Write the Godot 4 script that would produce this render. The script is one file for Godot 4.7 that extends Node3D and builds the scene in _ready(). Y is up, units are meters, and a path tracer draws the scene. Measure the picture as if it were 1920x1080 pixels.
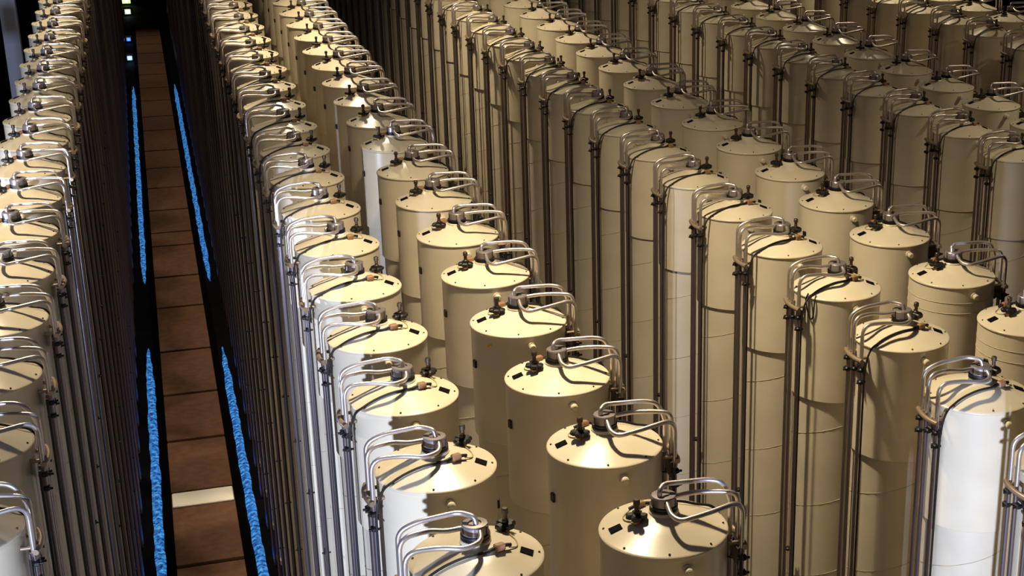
extends Node3D
# A hall packed with rows of tall cream tanks, looked down on from a raised platform.
# Tank lids lie at y = 0, the hall floor at y = -6.15; rows run along z.

const STEP := 0.991          # spacing of tanks along a row
const ZFIRST := -6.1755      # z of tank number 0 in every row
const FLOOR_Y := -6.15
const RAD := 0.30

var M := {}
var names := {}

# ---------------------------------------------------------------- mesh helpers
class Geo:
	var v := PackedVector3Array()
	var n := PackedVector3Array()
	var uv := PackedVector2Array()
	var ix := PackedInt32Array()

	func quad(a: Vector3, b: Vector3, c: Vector3, d: Vector3) -> void:
		var nn := (c - a).cross(b - a).normalized()
		var k := v.size()
		for p in [a, b, c, d]:
			v.append(p); n.append(nn); uv.append(Vector2(p.x + p.z, p.y))
		ix.append_array([k, k + 1, k + 2, k, k + 2, k + 3])

	# box with its own basis; chamfer c on the vertical and top edges
	func box(at: Vector3, size: Vector3, basis := Basis()) -> void:
		var h := size / 2.0
		var p := []
		for s in [Vector3(-1, -1, -1), Vector3(1, -1, -1), Vector3(1, -1, 1), Vector3(-1, -1, 1), Vector3(-1, 1, -1), Vector3(1, 1, -1), Vector3(1, 1, 1), Vector3(-1, 1, 1)]:
			p.append(at + basis * (s * h))
		quad(p[4], p[5], p[6], p[7]); quad(p[3], p[2], p[1], p[0])
		quad(p[7], p[6], p[2], p[3]); quad(p[5], p[4], p[0], p[1])
		quad(p[6], p[5], p[1], p[2]); quad(p[4], p[7], p[3], p[0])

	# box with chamfered edges (frustum top and bottom, eight-sided plan)
	func cbox(at: Vector3, size: Vector3, c: float, basis := Basis()) -> void:
		var h := size / 2.0
		var rings := []
		for lv in [[-h.y, c], [-h.y + c, 0.0], [h.y - c, 0.0], [h.y, c]]:
			var e: float = lv[1]
			var hx := h.x - e
			var hz := h.z - e
			var r := []
			for q in [Vector2(hx - c, hz), Vector2(hx, hz - c), Vector2(hx, -hz + c), Vector2(hx - c, -hz), Vector2(-hx + c, -hz), Vector2(-hx, -hz + c), Vector2(-hx, hz - c), Vector2(-hx + c, hz)]:
				r.append(at + basis * Vector3(q.x, lv[0], q.y))
			rings.append(r)
		for k in 3:
			for j in 8:
				var j2 := (j + 1) % 8
				quad(rings[k + 1][j], rings[k + 1][j2], rings[k][j2], rings[k][j])
		for j in [0, 2, 4]:
			quad(rings[3][0], rings[3][(j + 3) % 8], rings[3][(j + 2) % 8], rings[3][j + 1])
			quad(rings[0][0], rings[0][j + 1], rings[0][(j + 2) % 8], rings[0][(j + 3) % 8])

	# lathe round y: profile of (r, y), from bottom to top outside; sharp: list of flags that split the normal
	func lathe(prof: Array, seg: int, basis := Basis(), at := Vector3.ZERO, smooth := false) -> void:
		var np := prof.size()
		for k in np - 1:
			var a: Vector2 = prof[k]
			var b: Vector2 = prof[k + 1]
			var d := b - a
			var nr := Vector2(d.y, -d.x).normalized()
			var na := nr
			var nb := nr
			if smooth:
				if k > 0:
					var d0: Vector2 = a - prof[k - 1]
					na = (nr + Vector2(d0.y, -d0.x).normalized()).normalized()
				if k < np - 2:
					var d1: Vector2 = prof[k + 2] - b
					nb = (nr + Vector2(d1.y, -d1.x).normalized()).normalized()
			var base := v.size()
			for j in seg + 1:
				var t := TAU * j / seg
				var cs := cos(t)
				var sn := sin(t)
				v.append(at + basis * Vector3(a.x * cs, a.y, a.x * sn))
				n.append(basis * Vector3(na.x * cs, na.y, na.x * sn))
				uv.append(Vector2(float(j) / seg, a.y))
				v.append(at + basis * Vector3(b.x * cs, b.y, b.x * sn))
				n.append(basis * Vector3(nb.x * cs, nb.y, nb.x * sn))
				uv.append(Vector2(float(j) / seg, b.y))
			for j in seg:
				var q := base + j * 2
				ix.append_array([q, q + 2, q + 1, q + 1, q + 2, q + 3])

	# round tube through points
	func tube(pts: Array, r: float, sides := 8, capped := true) -> void:
		var m := pts.size()
		var t0: Vector3 = (pts[1] - pts[0]).normalized()
		var u := t0.cross(Vector3.UP if absf(t0.y) < 0.9 else Vector3.RIGHT).normalized()
		var base := v.size()
		for k in m:
			var t: Vector3
			if k == 0: t = t0
			elif k == m - 1: t = (pts[k] - pts[k - 1]).normalized()
			else: t = (pts[k + 1] - pts[k - 1]).normalized()
			u = (u - t * u.dot(t)).normalized()
			var w := t.cross(u)
			for j in sides + 1:
				var a := TAU * j / sides
				var d := u * cos(a) + w * sin(a)
				v.append(pts[k] + d * r); n.append(d); uv.append(Vector2(float(j) / sides, k))
		for k in m - 1:
			for j in sides:
				var q := base + k * (sides + 1) + j
				var q2 := q + sides + 1
				ix.append_array([q, q2, q + 1, q + 1, q2, q2 + 1])
		if capped:
			for e in [0, m - 1]:
				var t: Vector3 = (pts[0] - pts[1]).normalized() if e == 0 else (pts[m - 1] - pts[m - 2]).normalized()
				var c := v.size()
				v.append(pts[e]); n.append(t); uv.append(Vector2.ZERO)
				for j in sides + 1:
					v.append(v[base + e * (sides + 1) + j]); n.append(t); uv.append(Vector2.ZERO)
				for j in sides:
					if e == 0: ix.append_array([c, c + 1 + j, c + 2 + j])
					else: ix.append_array([c, c + 2 + j, c + 1 + j])

	func mesh(mat: Material) -> ArrayMesh:
		var arr := []
		arr.resize(Mesh.ARRAY_MAX)
		arr[Mesh.ARRAY_VERTEX] = v
		arr[Mesh.ARRAY_NORMAL] = n
		arr[Mesh.ARRAY_TEX_UV] = uv
		arr[Mesh.ARRAY_INDEX] = ix
		var am := ArrayMesh.new()
		am.add_surface_from_arrays(Mesh.PRIMITIVE_TRIANGLES, arr)
		am.surface_set_material(0, mat)
		return am

# polyline with rounded corners
func rounded(pts: Array, rad: float, seg := 5) -> Array:
	var out := [pts[0]]
	for k in range(1, pts.size() - 1):
		var p: Vector3 = pts[k]
		var a: Vector3 = pts[k - 1] - p
		var b: Vector3 = pts[k + 1] - p
		var r := minf(rad, minf(a.length(), b.length()) * 0.48)
		var p0 := p + a.normalized() * r
		var p1 := p + b.normalized() * r
		for j in seg + 1:
			var t := float(j) / seg
			out.append(p0.lerp(p, t).lerp(p.lerp(p1, t), t))
	out.append(pts[-1])
	return out

# smooth curve through points
func spline(pts: Array, seg := 5) -> Array:
	var out := []
	var m := pts.size()
	for k in m - 1:
		var p0: Vector3 = pts[maxi(k - 1, 0)]
		var p3: Vector3 = pts[mini(k + 2, m - 1)]
		for j in seg:
			out.append((pts[k] as Vector3).cubic_interpolate(pts[k + 1], p0, p3, float(j) / seg))
	out.append(pts[-1])
	return out

func numbered(called: String) -> String:
	if not names.has(called):
		names[called] = 0
		return called
	names[called] += 1
	return "%s_%03d" % [called, names[called]]

func tag(o: Node, label: String, category: String, group := "") -> void:
	o.set_meta("label", label)
	o.set_meta("category", category)
	if group: o.set_meta("group", group)

func thing(called: String, label: String, category: String, at: Vector3, group := "") -> Node3D:
	var o := Node3D.new()
	o.name = numbered(called)
	add_child(o)
	o.position = at
	tag(o, label, category, group)
	return o

func put(called: String, me: Mesh, parent: Node, at := Vector3.ZERO, basis := Basis()) -> MeshInstance3D:
	var o := MeshInstance3D.new()
	o.name = called
	o.mesh = me
	o.transform = Transform3D(basis, at)
	o.cast_shadow = GeometryInstance3D.SHADOW_CASTING_SETTING_ON
	parent.add_child(o, true)
	return o

func struct(called: String, me: Mesh, at := Vector3.ZERO) -> MeshInstance3D:
	var o := put(called, me, self, at)
	o.set_meta("kind", "structure")
	return o

func boxmesh(size: Vector3, mat: Material) -> ArrayMesh:
	var g := Geo.new()
	g.box(Vector3.ZERO, size)
	return g.mesh(mat)

func cboxmesh(size: Vector3, c: float, mat: Material) -> ArrayMesh:
	var g := Geo.new()
	g.cbox(Vector3.ZERO, size, c)
	return g.mesh(mat)

# ---------------------------------------------------------------- materials
func noise_tex(freq: float, c0: Color, c1: Color, seed_: int, size := 256, normal := false, bump := 4.0, octaves := 4) -> NoiseTexture2D:
	var fn := FastNoiseLite.new()
	fn.seed = seed_
	fn.frequency = freq
	fn.fractal_octaves = octaves
	var t := NoiseTexture2D.new()
	t.width = size
	t.height = size
	t.seamless = true
	t.noise = fn
	if normal:
		t.as_normal_map = true
		t.bump_strength = bump
	else:
		var gr := Gradient.new()
		gr.set_color(0, c0)
		gr.set_color(1, c1)
		t.color_ramp = gr
	return t

func mat(col: Color, rough: float, metal := 0.0, spec := 0.5) -> StandardMaterial3D:
	var m := StandardMaterial3D.new()
	m.albedo_color = col
	m.roughness = rough
	m.metallic = metal
	m.metallic_specular = spec
	return m

func tri(m: StandardMaterial3D, scale_: float) -> StandardMaterial3D:
	m.uv1_triplanar = true
	m.uv1_world_triplanar = true
	m.uv1_scale = Vector3.ONE * scale_
	return m

func make_materials() -> void:
	var paint := mat(Color.WHITE, 0.29)
	paint.albedo_texture = noise_tex(0.012, Color(0.83, 0.775, 0.665), Color(0.88, 0.83, 0.725), 3)
	tri(paint, 0.9)
	M.paint = paint
	var shell := mat(Color.WHITE, 0.46)
	shell.albedo_texture = noise_tex(0.015, Color(0.80, 0.75, 0.65), Color(0.86, 0.81, 0.715), 8)
	tri(shell, 0.6)
	M.shell = shell
	M.seam = mat(Color(0.70, 0.655, 0.54), 0.5)
	M.pipe = mat(Color(0.80, 0.76, 0.73), 0.36, 0.8)
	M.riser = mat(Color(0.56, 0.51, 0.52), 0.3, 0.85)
	M.pipe_dark = mat(Color(0.40, 0.36, 0.34), 0.4, 0.7)
	M.black = mat(Color(0.045, 0.04, 0.04), 0.5)
	M.rubber = mat(Color(0.05, 0.042, 0.04), 0.6)
	M.plate = mat(Color(0.05, 0.035, 0.05), 0.85, 0.0, 0.2)
	M.orange = mat(Color(0.58, 0.42, 0.29), 0.5)
	M.brass = mat(Color(0.72, 0.55, 0.32), 0.4, 0.5)
	M.bolt = mat(Color(0.30, 0.26, 0.22), 0.45, 0.6)
	M.bracket = mat(Color(0.60, 0.52, 0.42), 0.4, 0.35)
	M.hub = mat(Color(0.62, 0.58, 0.57), 0.34, 0.6)
	M.wire = mat(Color(0.70, 0.64, 0.45), 0.5)
	M.yellow = mat(Color(0.85, 0.72, 0.12), 0.5)
	# walkway
	var slab := mat(Color.WHITE, 0.85)
	slab.albedo_texture = noise_tex(0.02, Color(0.36, 0.24, 0.17), Color(0.45, 0.31, 0.22), 21, 512)
	tri(slab, 0.5)
	M.slab = slab
	M.board = mat(Color(0.96, 0.94, 0.90), 0.7)
	M.curb = mat(Color(0.02, 0.02, 0.022), 0.9, 0.0, 0.1)
	var fl := mat(Color.WHITE, 0.8, 0.0, 0.12)
	fl.albedo_texture = noise_tex(0.02, Color(0.035, 0.035, 0.05), Color(0.06, 0.06, 0.08), 31)
	tri(fl, 0.4)
	M.floor = fl
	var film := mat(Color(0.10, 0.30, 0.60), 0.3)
	film.emission_enabled = true  # glow stands in for blue light reflected off the strip
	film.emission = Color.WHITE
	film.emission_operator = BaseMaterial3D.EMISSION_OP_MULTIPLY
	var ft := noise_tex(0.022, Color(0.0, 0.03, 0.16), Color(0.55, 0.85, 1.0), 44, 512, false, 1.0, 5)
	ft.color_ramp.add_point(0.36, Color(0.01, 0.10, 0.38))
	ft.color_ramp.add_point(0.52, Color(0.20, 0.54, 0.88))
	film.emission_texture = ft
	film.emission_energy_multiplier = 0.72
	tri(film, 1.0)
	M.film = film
	var wl := mat(Color.WHITE, 0.9)
	wl.albedo_texture = noise_tex(0.02, Color(0.22, 0.16, 0.11), Color(0.27, 0.195, 0.135), 51)
	tri(wl, 0.2)
	M.wall = wl
	M.steel = mat(Color(0.50, 0.53, 0.58), 0.5, 0.2)
	M.lampdisc = glow(Color(1.0, 0.92, 0.77), 4.0)
	M.column = mat(Color(0.36, 0.36, 0.40), 0.55, 0.2)
	M.reflector = mat(Color(0.75, 0.75, 0.74), 0.35, 0.7)

func glow(col: Color, e: float) -> StandardMaterial3D:
	var m := mat(Color(0.9, 0.9, 0.9), 0.5)
	m.emission_enabled = true
	m.emission = col
	m.emission_energy_multiplier = e
	return m

# ---------------------------------------------------------------- the tank
# side = -1: pipes on -x; side = +1: pipes on +x
func lid_y(r: float) -> float:
	return lerpf(0.088, 0.006, clampf((r - 0.06) / 0.235, 0.0, 1.0))

func on_lid(x: float, z: float, lift := 0.0) -> Vector3:
	return Vector3(x, lid_y(Vector2(x, z).length()) + lift, z)

var parts := {}

func prepare_parts() -> void:
	var g := Geo.new()
	g.lathe([Vector2(0.280, -0.74), Vector2(0.296, -0.74), Vector2(0.299, -0.737), Vector2(0.299, -0.012)], 56)
	parts.sleeve = g.mesh(M.paint)
	g = Geo.new()
	g.lathe([Vector2(0.31, FLOOR_Y), Vector2(0.31, FLOOR_Y + 0.06), Vector2(0.280, FLOOR_Y + 0.06), Vector2(0.280, -0.70)], 48)
	parts.lower = g.mesh(M.shell)
	# helical weld seam round the lower shell
	g = Geo.new()
	var h := []
	var y := -0.80
	var a := 0.4
	while y > FLOOR_Y + 0.2:
		h.append(Vector3(cos(a) * 0.2802, y, sin(a) * 0.2802))
		a += TAU / 28.0
		y -= 0.56 / 28.0
	g.tube(h, 0.0032, 4)
	parts.seam = g.mesh(M.seam)
	# conical lid with a rim
	g = Geo.new()
	g.lathe([Vector2(0.299, -0.014), Vector2(0.304, -0.012), Vector2(0.305, -0.002), Vector2(0.302, 0.003), Vector2(0.292, 0.006), Vector2(0.18, 0.048), Vector2(0.062, 0.089), Vector2(0.0, 0.089)], 64, Basis(), Vector3.ZERO, true)
	parts.lid = g.mesh(M.paint)
	g = Geo.new()
	g.lathe([Vector2(0.0056, 0.0), Vector2(0.0056, 0.006), Vector2(0.004, 0.008), Vector2(0.0, 0.008)], 6)
	parts.bolt = g.mesh(M.bolt)
	# hub
	g = Geo.new()
	g.lathe([Vector2(0.071, 0.078), Vector2(0.071, 0.094), Vector2(0.066, 0.100), Vector2(0.0, 0.100)], 28)
	parts.hub_base = g.mesh(M.paint)
	g = Geo.new()
	g.lathe([Vector2(0.060, 0.098), Vector2(0.067, 0.101), Vector2(0.067, 0.110), Vector2(0.060, 0.112), Vector2(0.067, 0.114), Vector2(0.067, 0.126), Vector2(0.058, 0.129), Vector2(0.0, 0.129)], 28)
	parts.hub_ring = g.mesh(M.black)
	g = Geo.new()
	g.lathe([Vector2(0.060, 0.126), Vector2(0.060, 0.168), Vector2(0.056, 0.174), Vector2(0.030, 0.176), Vector2(0.028, 0.168), Vector2(0.0, 0.168)], 28)
	parts.hub_housing = g.mesh(M.hub)
	g = Geo.new()
	g.box(Vector3(0.060, 0.150, 0), Vector3(0.008, 0.040, 0.006))
	parts.hub_rib = g.mesh(M.pipe_dark)
	# valve: low cross body, neck, upright stem
	g = Geo.new()
	g.lathe([Vector2(0.020, 0.0), Vector2(0.020, 0.012), Vector2(0.014, 0.016), Vector2(0.014, 0.034), Vector2(0.0, 0.034)], 12)
	parts.valve_neck = g.mesh(M.brass)
	g = Geo.new()
	g.cbox(Vector3(0, 0.034, 0), Vector3(0.100, 0.026, 0.044), 0.007)
	g.cbox(Vector3(0, 0.036, 0), Vector3(0.046, 0.030, 0.088), 0.007)
	parts.valve_body = g.mesh(M.black)
	g = Geo.new()
	g.lathe([Vector2(0.016, 0.046), Vector2(0.016, 0.062), Vector2(0.011, 0.066), Vector2(0.011, 0.092), Vector2(0.016, 0.095), Vector2(0.016, 0.116), Vector2(0.012, 0.121), Vector2(0.0, 0.121)], 12)
	parts.valve_stem = g.mesh(M.bolt)
	# name plate
	g = Geo.new()
	g.cbox(Vector3.ZERO, Vector3(0.060, 0.004, 0.052), 0.001)
	parts.plate = g.mesh(M.plate)
	# side boss: flange, neck, cap (points to +z)
	var bz := Basis(Vector3.RIGHT, PI / 2.0)
	g = Geo.new()
	g.lathe([Vector2(0.024, -0.02), Vector2(0.024, 0.012), Vector2(0.014, 0.014), Vector2(0.014, 0.024), Vector2(0.021, 0.026), Vector2(0.021, 0.046), Vector2(0.016, 0.052), Vector2(0.0, 0.052)], 18, bz)
	parts.boss = g.mesh(M.paint)
	g = Geo.new()
	g.cbox(Vector3.ZERO, Vector3(0.014, 0.05, 0.036), 0.003)
	parts.side_box = g.mesh(M.black)
	# connector
	g = Geo.new()
	g.cbox(Vector3.ZERO, Vector3(0.050, 0.034, 0.034), 0.005)
	parts.connector = g.mesh(M.orange)
	g = Geo.new()
	g.tube([Vector3(0.020, 0, 0), Vector3(0.030, 0, 0), Vector3(0.034, 0, 0), Vector3(0.058, -0.006, 0)], 0.009, 8)
	parts.plug = g.mesh(M.rubber)
	# clamp round a pair of risers (lies along z)
	g = Geo.new()
	g.cbox(Vector3.ZERO, Vector3(0.034, 0.026, 0.044), 0.006)
	g.tube([Vector3(-0.03, 0, 0.012), Vector3(0.03, 0, 0.012)], 0.0065, 6)
	parts.clamp = g.mesh(M.black)

# pipe runs of both hands, in tank space
func pipe_runs(side: int) -> Array:
	var bottom := FLOOR_Y + 0.02
	if side < 0:
		return [
			[Vector3(0.012, 0.160, 0.040), Vector3(0.006, 0.136, 0.110), Vector3(-0.075, 0.136, 0.160), Vector3(-0.18, 0.150, 0.138), Vector3(-0.338, 0.156, 0.142), Vector3(-0.338, bottom, 0.150)],
			[Vector3(-0.045, 0.158, 0.0), Vector3(-0.13, 0.154, 0.004), Vector3(-0.20, 0.164, -0.010), Vector3(-0.342, 0.168, 0.030), Vector3(-0.342, bottom, 0.052)],
			[Vector3(0.004, 0.172, 0.012), Vector3(-0.002, 0.206, 0.004), Vector3(-0.060, 0.212, -0.050), Vector3(-0.25, 0.200, -0.040), Vector3(-0.335, 0.160, -0.046), Vector3(-0.338, bottom, -0.050)],
		]
	return [
		[Vector3(-0.002, 0.158, 0.046), Vector3(-0.006, 0.128, 0.130), Vector3(0.022, 0.122, 0.186), Vector3(0.15, 0.140, 0.182), Vector3(0.338, 0.160, 0.146), Vector3(0.338, bottom, 0.150)],
		[Vector3(0.045, 0.158, 0.004), Vector3(0.15, 0.166, 0.006), Vector3(0.25, 0.170, 0.040), Vector3(0.342, 0.166, 0.076), Vector3(0.342, bottom, 0.082)],
		[Vector3(-0.024, 0.172, 0.014), Vector3(-0.024, 0.206, 0.012), Vector3(0.01, 0.216, -0.024), Vector3(0.22, 0.216, -0.004), Vector3(0.280, 0.206, 0.018), Vector3(0.330, 0.110, 0.006), Vector3(0.338, bottom, 0.0)],
	]

func make_tank(side: int, full: bool) -> Node3D:
	var t := Node3D.new()
	put("sleeve", parts.sleeve, t)
	put("lower_shell", parts.lower, t)
	var lid := put("lid", parts.lid, t)
	var runs := pipe_runs(side)
	for r in runs:
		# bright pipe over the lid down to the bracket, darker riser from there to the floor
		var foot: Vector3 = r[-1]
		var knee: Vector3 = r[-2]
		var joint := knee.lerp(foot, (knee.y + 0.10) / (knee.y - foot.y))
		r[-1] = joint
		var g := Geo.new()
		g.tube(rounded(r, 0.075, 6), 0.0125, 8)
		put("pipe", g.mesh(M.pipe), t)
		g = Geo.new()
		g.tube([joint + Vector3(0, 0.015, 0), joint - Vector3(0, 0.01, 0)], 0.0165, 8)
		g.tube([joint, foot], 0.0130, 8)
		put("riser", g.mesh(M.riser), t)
	var sx := float(side)
	# cable down the side, along the front riser
	var cab := Geo.new()
	if side < 0:
		cab.tube(spline([on_lid(0.062, 0.100, 0.016), on_lid(0.02, 0.112, 0.010), on_lid(-0.07, 0.118, 0.012), on_lid(-0.16, 0.125, 0.012), on_lid(-0.235, 0.145, 0.010), Vector3(-0.296, -0.012, 0.172), Vector3(-0.330, -0.12, 0.186), Vector3(-0.336, -0.40, 0.186), Vector3(-0.336, -2.0, 0.186), Vector3(-0.336, FLOOR_Y + 0.02, 0.186)], 6), 0.0065, 6)
	else:
		cab.tube(spline([on_lid(-0.055, -0.125, 0.016), on_lid(0.02, -0.12, 0.012), on_lid(0.12, -0.11, 0.016), on_lid(0.20, -0.115, 0.010), Vector3(0.286, 0.012, -0.10), Vector3(0.330, -0.10, -0.094), Vector3(0.336, -0.40, -0.09), Vector3(0.336, -2.0, -0.09), Vector3(0.336, FLOOR_Y + 0.02, -0.09)], 6), 0.0065, 6)
	put("cable", cab.mesh(M.rubber), t)
	if side > 0:
		var cg := Geo.new()
		cg.tube([Vector3(0.322, -0.10, 0.182), Vector3(0.322, FLOOR_Y + 0.02, 0.186)], 0.008, 6)
		put("conduit", cg.mesh(M.rubber), t)
	if not full:
		return t
	put("weld_seam", parts.seam, t)
	for k in 8:
		var a := TAU * (k + 0.28) / 8.0
		put("bolt", parts.bolt, lid, Vector3(cos(a) * 0.281, 0.008, sin(a) * 0.281))
	var hub := put("hub", parts.hub_housing, t)
	put("hub_base", parts.hub_base, hub)
	put("seal_ring", parts.hub_ring, hub)
	for k in 6:
		put("rib", parts.hub_rib, hub, Vector3.ZERO, Basis(Vector3.UP, TAU * k / 6.0 + 0.3))
	# valve
	var vp := on_lid(0.165, -0.135) if side < 0 else on_lid(-0.138, 0.022)
	var vb := Basis(Vector3.UP, 0.5 if side < 0 else -0.35)
	var valve := put("valve", parts.valve_body, t, vp, vb)
	put("neck", parts.valve_neck, valve)
	put("stem", parts.valve_stem, valve)
	# name plate, tilted with the lid
	var pp := Vector2(0.215, 0.075) if side < 0 else Vector2(-0.232, -0.008)
	var ang := atan2(pp.y, pp.x)
	var pb := Basis(Vector3.UP, -ang) * Basis(Vector3.BACK, -0.335)
	put("name_plate", parts.plate, t, on_lid(pp.x, pp.y, 0.003), pb)
	# connector with its two plugs
	var cp := Vector2(0.088, 0.090) if side < 0 else Vector2(-0.080, -0.118)
	var cb := Basis(Vector3.UP, 0.30 if side < 0 else 0.25)
	var con := put("connector", parts.connector, t, on_lid(cp.x, cp.y, 0.018), cb)
	put("plug", parts.plug, con)
	put("plug", parts.plug, con, Vector3.ZERO, Basis(Vector3.UP, PI))
	var wg := Geo.new()
	if side < 0:
		wg.tube(spline([on_lid(0.135, 0.075, 0.012), on_lid(0.175, 0.05, 0.006), on_lid(0.185, -0.01, 0.006), on_lid(0.17, -0.08, 0.008), on_lid(0.165, -0.13, 0.012)], 6), 0.0034, 5)
	else:
		wg.tube(spline([on_lid(-0.13, -0.11, 0.012), on_lid(-0.17, -0.085, 0.006), on_lid(-0.178, -0.04, 0.006), on_lid(-0.16, 0.0, 0.008), on_lid(-0.138, 0.02, 0.012)], 6), 0.0034, 5)
	put("thin_wire", wg.mesh(M.wire), t)
	# side boss and side box
	put("side_boss", parts.boss, t, Vector3(0.012, -0.062, 0.299))
	var sa := 2.95 if side > 0 else 0.10
	put("side_box", parts.side_box, t, Vector3(cos(sa) * 0.305, -0.235, sin(sa) * 0.305), Basis(Vector3.UP, -sa))
	# bracket that ties the three pipes to the sleeve
	var bg := Geo.new()
	var arc := []
	for k in 9:
		var z := lerpf(-0.068, 0.168, k / 8.0)
		arc.append(Vector3(sx * sqrt(0.366 * 0.366 - (z - 0.05) * (z - 0.05)), -0.075, z))
	bg.tube(arc, 0.015, 8)
	for zz in [-0.02, 0.11]:
		bg.tube([Vector3(sx * 0.28, -0.075, zz), Vector3(sx * 0.36, -0.075, zz)], 0.010, 6)
	put("bracket", bg.mesh(M.bracket), t)
	var pg := Geo.new()
	pg.cbox(Vector3(sx * 0.318, -0.130, 0.102), Vector3(0.008, 0.088, 0.100), 0.002)
	put("bracket_plate", pg.mesh(M.pipe_dark), t)
	for cpos in [[0.150, -0.135], [0.150, -0.215], [0.055, -0.16], [-0.050, -0.125], [-0.050, -0.20]]:
		put("clamp", parts.clamp, t, Vector3(sx * 0.342, cpos[1], cpos[0] if side < 0 or cpos[0] > 0.0 else 0.0))
	for yy in [-1.9, -3.4, -4.9]:
		put("clamp", parts.clamp, t, Vector3(sx * 0.342, yy, 0.10))
	return t

# ---------------------------------------------------------------- lights
# a high-bay lamp: cord, housing, bell reflector, glowing disc and the light below it
func high_bay(at: Vector3, col: Color, energy: float, label: String, group: String) -> void:
	var t := thing("high_bay_lamp", label, "lamp", at, group)
	var g := Geo.new()
	g.lathe([Vector2(0.07, 0.28), Vector2(0.10, 0.26), Vector2(0.10, 0.10), Vector2(0.06, 0.06)], 20)
	put("housing", g.mesh(M.pipe_dark), t)
	g = Geo.new()
	g.lathe([Vector2(0.26, -0.22), Vector2(0.265, -0.215), Vector2(0.22, -0.06), Vector2(0.12, 0.05), Vector2(0.06, 0.07), Vector2(0.055, 0.06), Vector2(0.11, 0.04), Vector2(0.21, -0.065), Vector2(0.255, -0.22)], 28)
	put("reflector", g.mesh(M.reflector), t)
	g = Geo.new()
	g.lathe([Vector2(0.0, -0.20), Vector2(0.2, -0.205), Vector2(0.2, -0.195), Vector2(0.0, -0.19)], 24)
	put("glowing_disc", g.mesh(glow(col, 6.0)), t)
	g = Geo.new()
	g.tube([Vector3(0, 0.27, 0), Vector3(0, CEIL_Y - at.y, 0)], 0.01, 6)
	put("cord", g.mesh(M.black), t)
	var l := SpotLight3D.new()
	l.name = "lamp_light"
	l.position = Vector3(0, -0.30, 0)
	l.rotation.x = -PI / 2.0
	l.spot_angle = 66.0
	l.spot_angle_attenuation = 1.0
	l.spot_range = 120.0
	l.spot_attenuation = 2.0
	l.light_color = col
	l.light_energy = energy
	l.light_size = 0.16
	l.shadow_enabled = true
	t.add_child(l)

const CEIL_Y := 12.0

func _ready() -> void:
	# ---- camera
	var cam := Camera3D.new()
	cam.name = "camera"
	add_child(cam)
	cam.position = Vector3(0, 3.40125, 0)
	var rt := Vector3(0.93815797, 0.01480917, 0.34589061)
	var up := Vector3(0.10682539, 0.93795213, -0.32990019)
	var fw := Vector3(0.32931439, -0.34644839, -0.87836527)
	cam.basis = Basis(rt, up, -fw).orthonormalized()
	cam.projection = Camera3D.PROJECTION_FRUSTUM
	cam.near = 0.1
	cam.far = 300.0
	cam.size = 0.1 * 1080.0 / 2912.0277
	cam.frustum_offset = Vector2((960.0 - 1359.358) * 0.1 / 2912.0277, (614.651 - 540.0) * 0.1 / 2912.0277)
	cam.current = true
	# ---- environment
	var env := Environment.new()
	env.background_mode = Environment.BG_COLOR
	env.background_color = Color(0.0, 0.0, 0.0)
	env.tonemap_mode = Environment.TONE_MAPPER_LINEAR
	env.tonemap_exposure = 1.0
	env.sdfgi_enabled = true
	env.ssao_enabled = true
	env.ssil_enabled = true
	var we := WorldEnvironment.new()
	we.name = "world_environment"
	we.environment = env
	add_child(we)
	make_materials()
	# ---- lamps under the roof
	var warm := Color(1.0, 0.925, 0.785)
	for p in [[1.9, 4.8, -9.0, 46.0], [1.9, 4.8, -19.5, 42.0], [10.8, 4.8, -11.5, 18.0], [10.8, 4.8, -22.0, 22.0]]:
		high_bay(Vector3(p[0], p[1], p[2]), warm, p[3], "warm bell-shaped high bay lamp hanging low above the tank blocks", "low lamps above the tank blocks")
	for p in [[-1.5, 5.2, -12.0, 36.0], [-1.5, 5.2, -22.0, 28.0], [-1.5, 5.2, -32.0, 20.0]]:
		high_bay(Vector3(p[0], p[1], p[2]), warm, p[3], "warm bell-shaped high bay lamp hanging above the lone tank row", "lamps above the lone row")
	for k in 9:
		fill_light(Vector3(0.05, 3.08, -16.0 - 5.0 * k), warm, 17.0)  # unseen fill lamps added to brighten the aisle floor
	# ---- two white floodlights on stands, at the front left and behind the lone row
	floodlight(Vector3(-6.0, -1.0, 12.0), Vector3(0.33, 0.0, -1.0), Vector2(0.36, 0.36), 840.0, "square white floodlight on a stand in the open front of the hall")
	floodlight(Vector3(-3.5, -0.8, -11.5), Vector3(1.0, 0.0, -0.1), Vector2(0.22, 0.22), 26.0, "small white floodlight on a stand behind the lone tank row")
	# ---- the hall
	build_hall()
	build_blocker()
	build_walkway()
	build_far_end()
	# ---- tanks
	prepare_parts()
	build_tanks()

func floodlight(at: Vector3, dir: Vector3, size: Vector2, energy: float, label: String) -> void:
	var t := thing("floodlight", label, "lamp", at)
	var b := Basis.looking_at(dir.normalized(), Vector3.UP)
	t.basis = b
	var g := Geo.new()
	g.cbox(Vector3(0, 0, 0.08), Vector3(size.x + 0.1, size.y + 0.1, 0.14), 0.02)
	put("housing", g.mesh(M.pipe_dark), t)
	g = Geo.new()
	g.box(Vector3(0, 0, -0.005), Vector3(size.x, size.y, 0.01))
	put("lens", g.mesh(glow(Color(0.80, 0.87, 1.0), 5.0)), t)
	g = Geo.new()
	g.tube([b.inverse() * Vector3(0, -size.y / 2.0, 0.15), b.inverse() * Vector3(0, FLOOR_Y - at.y, 0.15)], 0.03, 8)
	put("stand", g.mesh(M.pipe_dark), t)
	var l := AreaLight3D.new()
	l.name = "flood_light"
	l.area_size = size
	l.position = Vector3(0, 0, -0.03)
	l.light_color = Color(0.785, 0.85, 1.0)
	l.light_energy = energy
	l.area_range = 100.0
	l.shadow_enabled = true
	t.add_child(l)

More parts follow.
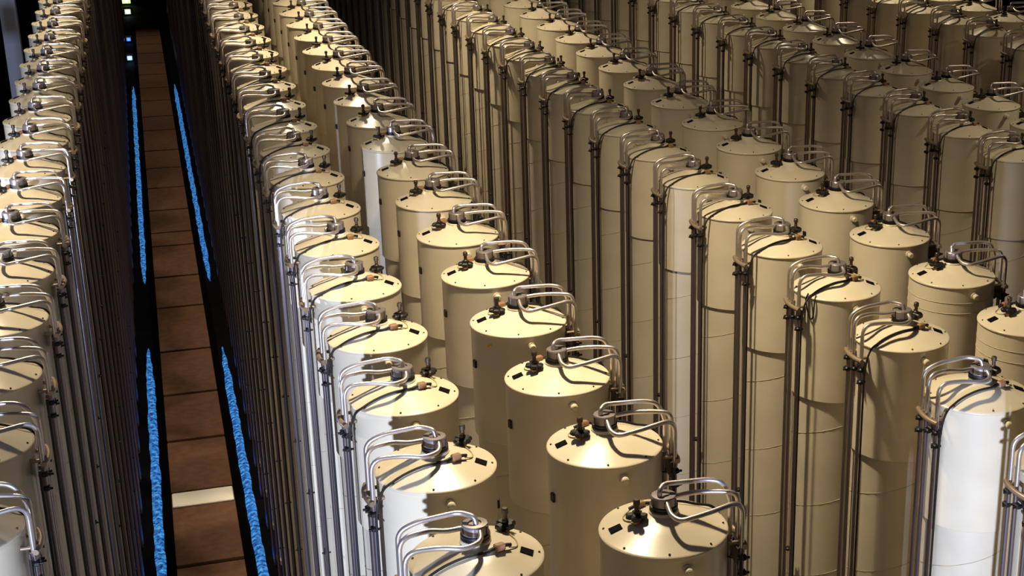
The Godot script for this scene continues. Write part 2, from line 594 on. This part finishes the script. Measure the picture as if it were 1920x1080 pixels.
func build_hall() -> void:
	var x0 := -9.0
	var x1 := 20.0
	var z0 := -72.0
	var z1 := 16.0
	var cx := (x0 + x1) / 2.0
	var cz := (z0 + z1) / 2.0
	var w := x1 - x0
	var d := z1 - z0
	struct("floor", boxmesh(Vector3(w + 0.6, 0.3, d + 0.6), M.floor), Vector3(cx, FLOOR_Y - 0.15, cz))
	struct("ceiling", boxmesh(Vector3(w + 0.6, 0.3, d + 0.6), M.wall), Vector3(cx, CEIL_Y + 0.15, cz))
	var hh := CEIL_Y - FLOOR_Y
	var cy := (CEIL_Y + FLOOR_Y) / 2.0
	struct("wall_left", boxmesh(Vector3(0.3, hh, d), M.wall), Vector3(x0 - 0.15, cy, cz))
	struct("wall_right", boxmesh(Vector3(0.3, hh, d), M.wall), Vector3(x1 + 0.15, cy, cz))
	struct("wall_back", boxmesh(Vector3(w, hh, 0.3), M.wall), Vector3(cx, cy, z0 - 0.15))
	struct("wall_front", boxmesh(Vector3(w, hh, 0.3), M.wall), Vector3(cx, cy, z1 + 0.15))

# unseen added fill lamp under the duct, shining straight down on the walkway
func fill_light(at: Vector3, col: Color, energy: float) -> void:
	var t := thing("fill_light", "small unseen added downlight under the duct above the walkway", "lamp", at, "added lights under the duct")
	var g := Geo.new()
	g.lathe([Vector2(0.07, -0.12), Vector2(0.075, -0.115), Vector2(0.075, 0.0), Vector2(0.0, 0.0)], 16)
	put("can", g.mesh(M.pipe_dark), t)
	g = Geo.new()
	g.lathe([Vector2(0.0, -0.115), Vector2(0.065, -0.115), Vector2(0.065, -0.105), Vector2(0.0, -0.105)], 16)
	put("glowing_disc", g.mesh(M.lampdisc), t)
	var l := SpotLight3D.new()
	l.name = "added_spot"
	l.position = Vector3(0, -0.15, 0)
	l.rotation.x = -PI / 2.0
	l.spot_angle = 21.0
	l.spot_angle_attenuation = 1.0
	l.spot_range = 60.0
	l.spot_attenuation = 2.0
	l.light_color = col
	l.light_energy = energy
	l.light_size = 0.06
	l.shadow_enabled = true
	t.add_child(l)

func build_blocker() -> void:  # unseen box added to keep lamp light off the aisle tank faces
	var t := thing("added_blocker", "long wide unseen grey duct hung above the walkway", "blocker", Vector3(0.275, 3.3, 0))
	for k in 14:
		put("blocker_section", cboxmesh(Vector3(2.45, 0.4, 3.96), 0.02, M.steel), t, Vector3(0, 0, -6.0 - 4.0 * k))
		put("flange", boxmesh(Vector3(2.5, 0.44, 0.04), M.steel), t, Vector3(0, 0, -4.0 - 4.0 * k))
		for s in [-1.27, 1.27]:
			var g := Geo.new()
			g.tube([Vector3(s, -0.2, -6.0 - 4.0 * k), Vector3(s, CEIL_Y - 3.3, -6.0 - 4.0 * k)], 0.012, 6)
			put("hanger_rod", g.mesh(M.steel), t)

func build_walkway() -> void:
	var xl := -0.352
	var xr := 0.449
	var cx := (xl + xr) / 2.0
	var joints := [-14.2, -16.18, -18.16, -20.29, -22.07, -23.89, -25.86, -28.15, -29.97, -32.04, -33.02, -34.78, -36.72, -38.60, -40.43, -42.74, -44.46, -46.62, -48.49, -50.59, -52.49, -54.33, -56.07, -57.82, -59.55]
	var t := thing("walkway", "long walkway of brown slabs with dark joints between two tank rows", "walkway", Vector3(cx, FLOOR_Y, 0))
	for k in joints.size() - 1:
		var z0: float = joints[k]
		var z1: float = joints[k + 1]
		var gap := 0.045
		put("slab", cboxmesh(Vector3(xr - xl, 0.06, z0 - z1 - gap * 2.0), 0.006, M.slab), t, Vector3(0, 0.03, (z0 + z1) / 2.0))
	put("bed", boxmesh(Vector3(xr - xl, 0.02, 45.0), M.curb), t, Vector3(0, 0.01, -37.0))
	var b := put("plank", cboxmesh(Vector3(xr - xl - 0.02, 0.03, 0.42), 0.008, M.board), self, Vector3(cx, FLOOR_Y + 0.076, -20.02))
	b.name = numbered("plank")
	tag(b, "bright white plank lying across the brown walkway", "plank")
	for s in [[-1.0, xl], [1.0, xr]]:
		var kb := put("curb", cboxmesh(Vector3(0.10, 0.07, 46.0), 0.01, M.curb), self, Vector3(s[1] + s[0] * 0.052, FLOOR_Y + 0.035, -37.0))
		kb.name = numbered("curb")
		tag(kb, "black curb rail beside the brown walkway slabs", "curb", "curb rails of the walkway")
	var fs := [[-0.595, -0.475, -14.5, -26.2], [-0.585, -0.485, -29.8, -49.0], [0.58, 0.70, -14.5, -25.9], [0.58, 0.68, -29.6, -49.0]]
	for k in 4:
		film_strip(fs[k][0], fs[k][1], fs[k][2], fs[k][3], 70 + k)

# blue strip of uneven facets, reflected light put in as glow
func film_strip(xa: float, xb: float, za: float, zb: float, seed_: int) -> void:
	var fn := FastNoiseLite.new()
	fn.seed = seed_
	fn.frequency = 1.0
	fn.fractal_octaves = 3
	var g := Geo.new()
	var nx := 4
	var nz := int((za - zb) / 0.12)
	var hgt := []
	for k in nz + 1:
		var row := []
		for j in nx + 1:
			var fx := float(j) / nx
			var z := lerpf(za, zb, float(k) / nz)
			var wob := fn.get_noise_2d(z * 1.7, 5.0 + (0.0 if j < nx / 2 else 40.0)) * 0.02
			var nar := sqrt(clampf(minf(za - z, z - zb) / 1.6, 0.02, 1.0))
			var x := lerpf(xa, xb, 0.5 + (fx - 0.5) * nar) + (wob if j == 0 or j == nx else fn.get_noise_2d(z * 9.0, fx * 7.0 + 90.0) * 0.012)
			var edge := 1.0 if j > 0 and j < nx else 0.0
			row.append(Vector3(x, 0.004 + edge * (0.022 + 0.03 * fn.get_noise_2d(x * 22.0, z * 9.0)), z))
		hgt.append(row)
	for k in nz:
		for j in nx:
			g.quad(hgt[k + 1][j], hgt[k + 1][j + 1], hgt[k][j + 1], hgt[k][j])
	var o := put("glow_strip", g.mesh(M.film), self, Vector3(0, FLOOR_Y, 0))
	o.name = numbered("glow_strip")
	tag(o, "uneven blue floor strip, reflected light built as glow, beside the black walkway curb", "floor strip", "blue floor strips along the walkway")
	var l := AreaLight3D.new()  # added lamp for the blue spill on nearby pipes
	l.name = "added_strip_fill"
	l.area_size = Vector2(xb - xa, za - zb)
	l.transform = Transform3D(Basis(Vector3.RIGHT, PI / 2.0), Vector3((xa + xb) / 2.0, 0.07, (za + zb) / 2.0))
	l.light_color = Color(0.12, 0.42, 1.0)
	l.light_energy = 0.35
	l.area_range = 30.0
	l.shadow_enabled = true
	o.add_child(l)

# marks that single tanks carry
func special(o: Node3D, row: int, i: int) -> void:
	if row == 2 and i == 3:
		var g := Geo.new()
		g.cbox(Vector3.ZERO, Vector3(0.004, 0.010, 0.045), 0.001)
		var a := atan2(0.194, -0.228)
		put("yellow_tag", g.mesh(M.yellow), o, Vector3(cos(a) * 0.3, -0.071, sin(a) * 0.3), Basis(Vector3.UP, -a) * Basis(Vector3.RIGHT, 0.5))
		tag(o, "cream tank with a small yellow tag stuck on its side below the lid", "tank", "tank row behind the walkway row")
	if row == 4 and (i == 2 or i == 3):
		for y in [-0.115, -0.19]:
			var g := Geo.new()
			var c := []
			for k in 49:
				c.append(Vector3(cos(TAU * k / 48.0) * 0.2995, y, sin(TAU * k / 48.0) * 0.2995))
			g.tube(c, 0.0025, 4, false)
			put("ring_seam", g.mesh(M.seam), o)
		tag(o, "cream tank with two thin ring seams round its sleeve below the lid", "tank", "second block, second row")
	if row == 3 and i == 3:
		var g := Geo.new()
		g.tube(spline([Vector3(-0.262, 0.02, 0.120), Vector3(-0.285, -0.02, 0.135), Vector3(-0.276, -0.10, 0.152), Vector3(-0.262, -0.147, 0.170), Vector3(-0.250, -0.12, 0.186), Vector3(-0.246, -0.02, 0.192), Vector3(-0.228, 0.022, 0.170)], 5), 0.005, 6)
		put("cable_loop", g.mesh(M.rubber), o)
		tag(o, "cream tank with a loop of black cable hanging over its lid rim", "tank", "second block, first row")

func build_far_end() -> void:
	# steel column behind the lone row
	var t := thing("steel_column", "grey steel column of I section rising beyond the lone tank row", "column", Vector3(-2.0, FLOOR_Y, -27.0))
	var hh := CEIL_Y - FLOOR_Y
	put("flange", cboxmesh(Vector3(0.24, hh, 0.02), 0.003, M.column), t, Vector3(0, hh / 2.0, 0.11))
	put("flange", cboxmesh(Vector3(0.24, hh, 0.02), 0.003, M.column), t, Vector3(0, hh / 2.0, -0.11))
	put("web", boxmesh(Vector3(0.014, hh, 0.2), M.column), t, Vector3(0, hh / 2.0, 0))
	put("base_plate", cboxmesh(Vector3(0.4, 0.03, 0.4), 0.005, M.column), t, Vector3(0, 0.015, 0))
	# glowing boxes for small lights of unknown kind near the walkway end
	var sp := [[-0.60, -65.6, 0.34, Color(0.75, 1.0, 0.55), 1.1, "bright green glowing box on the floor past the walkway end"], [-0.57, -62.9, 0.24, Color(0.85, 0.9, 0.75), 0.5, "pale white glowing box on the floor past the walkway end"], [-0.59, -56.9, 0.16, Color(0.35, 0.55, 1.0), 0.25, "dim blue glowing box beside the last walkway slabs"], [-0.585, -53.25, 0.18, Color(0.55, 0.75, 1.0), 0.5, "pale blue glowing box beside the far walkway slabs"]]
	for q in sp:
		var n := thing("glow_box", q[5], "lamp", Vector3(q[0], FLOOR_Y, q[1]))
		var w: float = q[2]
		put("housing", cboxmesh(Vector3(w + 0.06, w + 0.06, 0.12), 0.01, M.black), n, Vector3(0, (w + 0.06) / 2.0, -0.07))
		put("lens", cboxmesh(Vector3(w * 0.9, w * 0.8, 0.03), 0.008, glow(q[3], q[4])), n, Vector3(0, (w + 0.06) / 2.0, 0.0))
		var l := OmniLight3D.new()
		l.name = "lens_light"
		l.position = Vector3(0, (w + 0.06) / 2.0, 0.06)
		l.light_color = q[3]
		l.light_energy = 0.05 * q[4]
		l.light_size = 0.05
		l.omni_range = 40.0
		l.omni_attenuation = 2.0
		l.shadow_enabled = true
		n.add_child(l)

func build_tanks() -> void:
	var X0 := 1.1396
	var PAIR := 0.8845
	var PER := 3.10
	# row letter: x, side of the pipes, first and last full tank, last plain tank far behind
	var rows := [
		[X0 - 2.2155, 1, 1, 18, 54, "cream tank in the lone row between the grey column and the walkway"],
		[X0, -1, -2, 18, 54, "cream tank with its pipes beside the walkway, backed by another row"],
		[X0 + PAIR, 1, -2, 19, 24, "cream tank right behind the walkway row, pipes toward the first narrow aisle"],
		[X0 + PER, -1, -1, 18, 34, "cream tank across the first narrow aisle, its pipes facing that aisle"],
		[X0 + PER + PAIR, 1, 0, 18, 22, "cream tank in the second block, pipes toward the second narrow aisle"],
		[X0 + 2.0 * PER, -1, 4, 17, 28, "cream tank across the second narrow aisle, its pipes facing that aisle"],
		[X0 + 2.0 * PER + PAIR, 1, 5, 17, 21, "cream tank in the third block, pipes toward the third narrow aisle"],
		[X0 + 3.0 * PER, -1, 9, 17, 22, "cream tank across the third narrow aisle, its pipes facing that aisle"],
		[X0 + 3.0 * PER + PAIR, 1, 10, 17, 20, "cream tank in the fourth block, farthest from the walkway"],
	]
	var groups := ["lone tank row beside the walkway", "tank row along the walkway", "tank row behind the walkway row", "second block, first row", "second block, second row", "third block, first row", "third block, second row", "fourth block, first row", "fourth block, second row"]
	var proto := {}
	for s in [-1, 1]:
		proto[[s, true]] = make_tank(s, true)
		proto[[s, false]] = make_tank(s, false)
	for k in rows.size():
		var r: Array = rows[k]
		for i in range(r[2], r[4] + 1):
			var src: Node3D = proto[[r[1], i <= r[3]]]
			var o: Node3D = src.duplicate()
			o.name = numbered("tall_tank")
			add_child(o)
			o.position = Vector3(r[0], 0, ZFIRST - STEP * i)
			tag(o, r[5], "tank", groups[k])
			special(o, k, i)
	for q in proto.values():
		q.free()
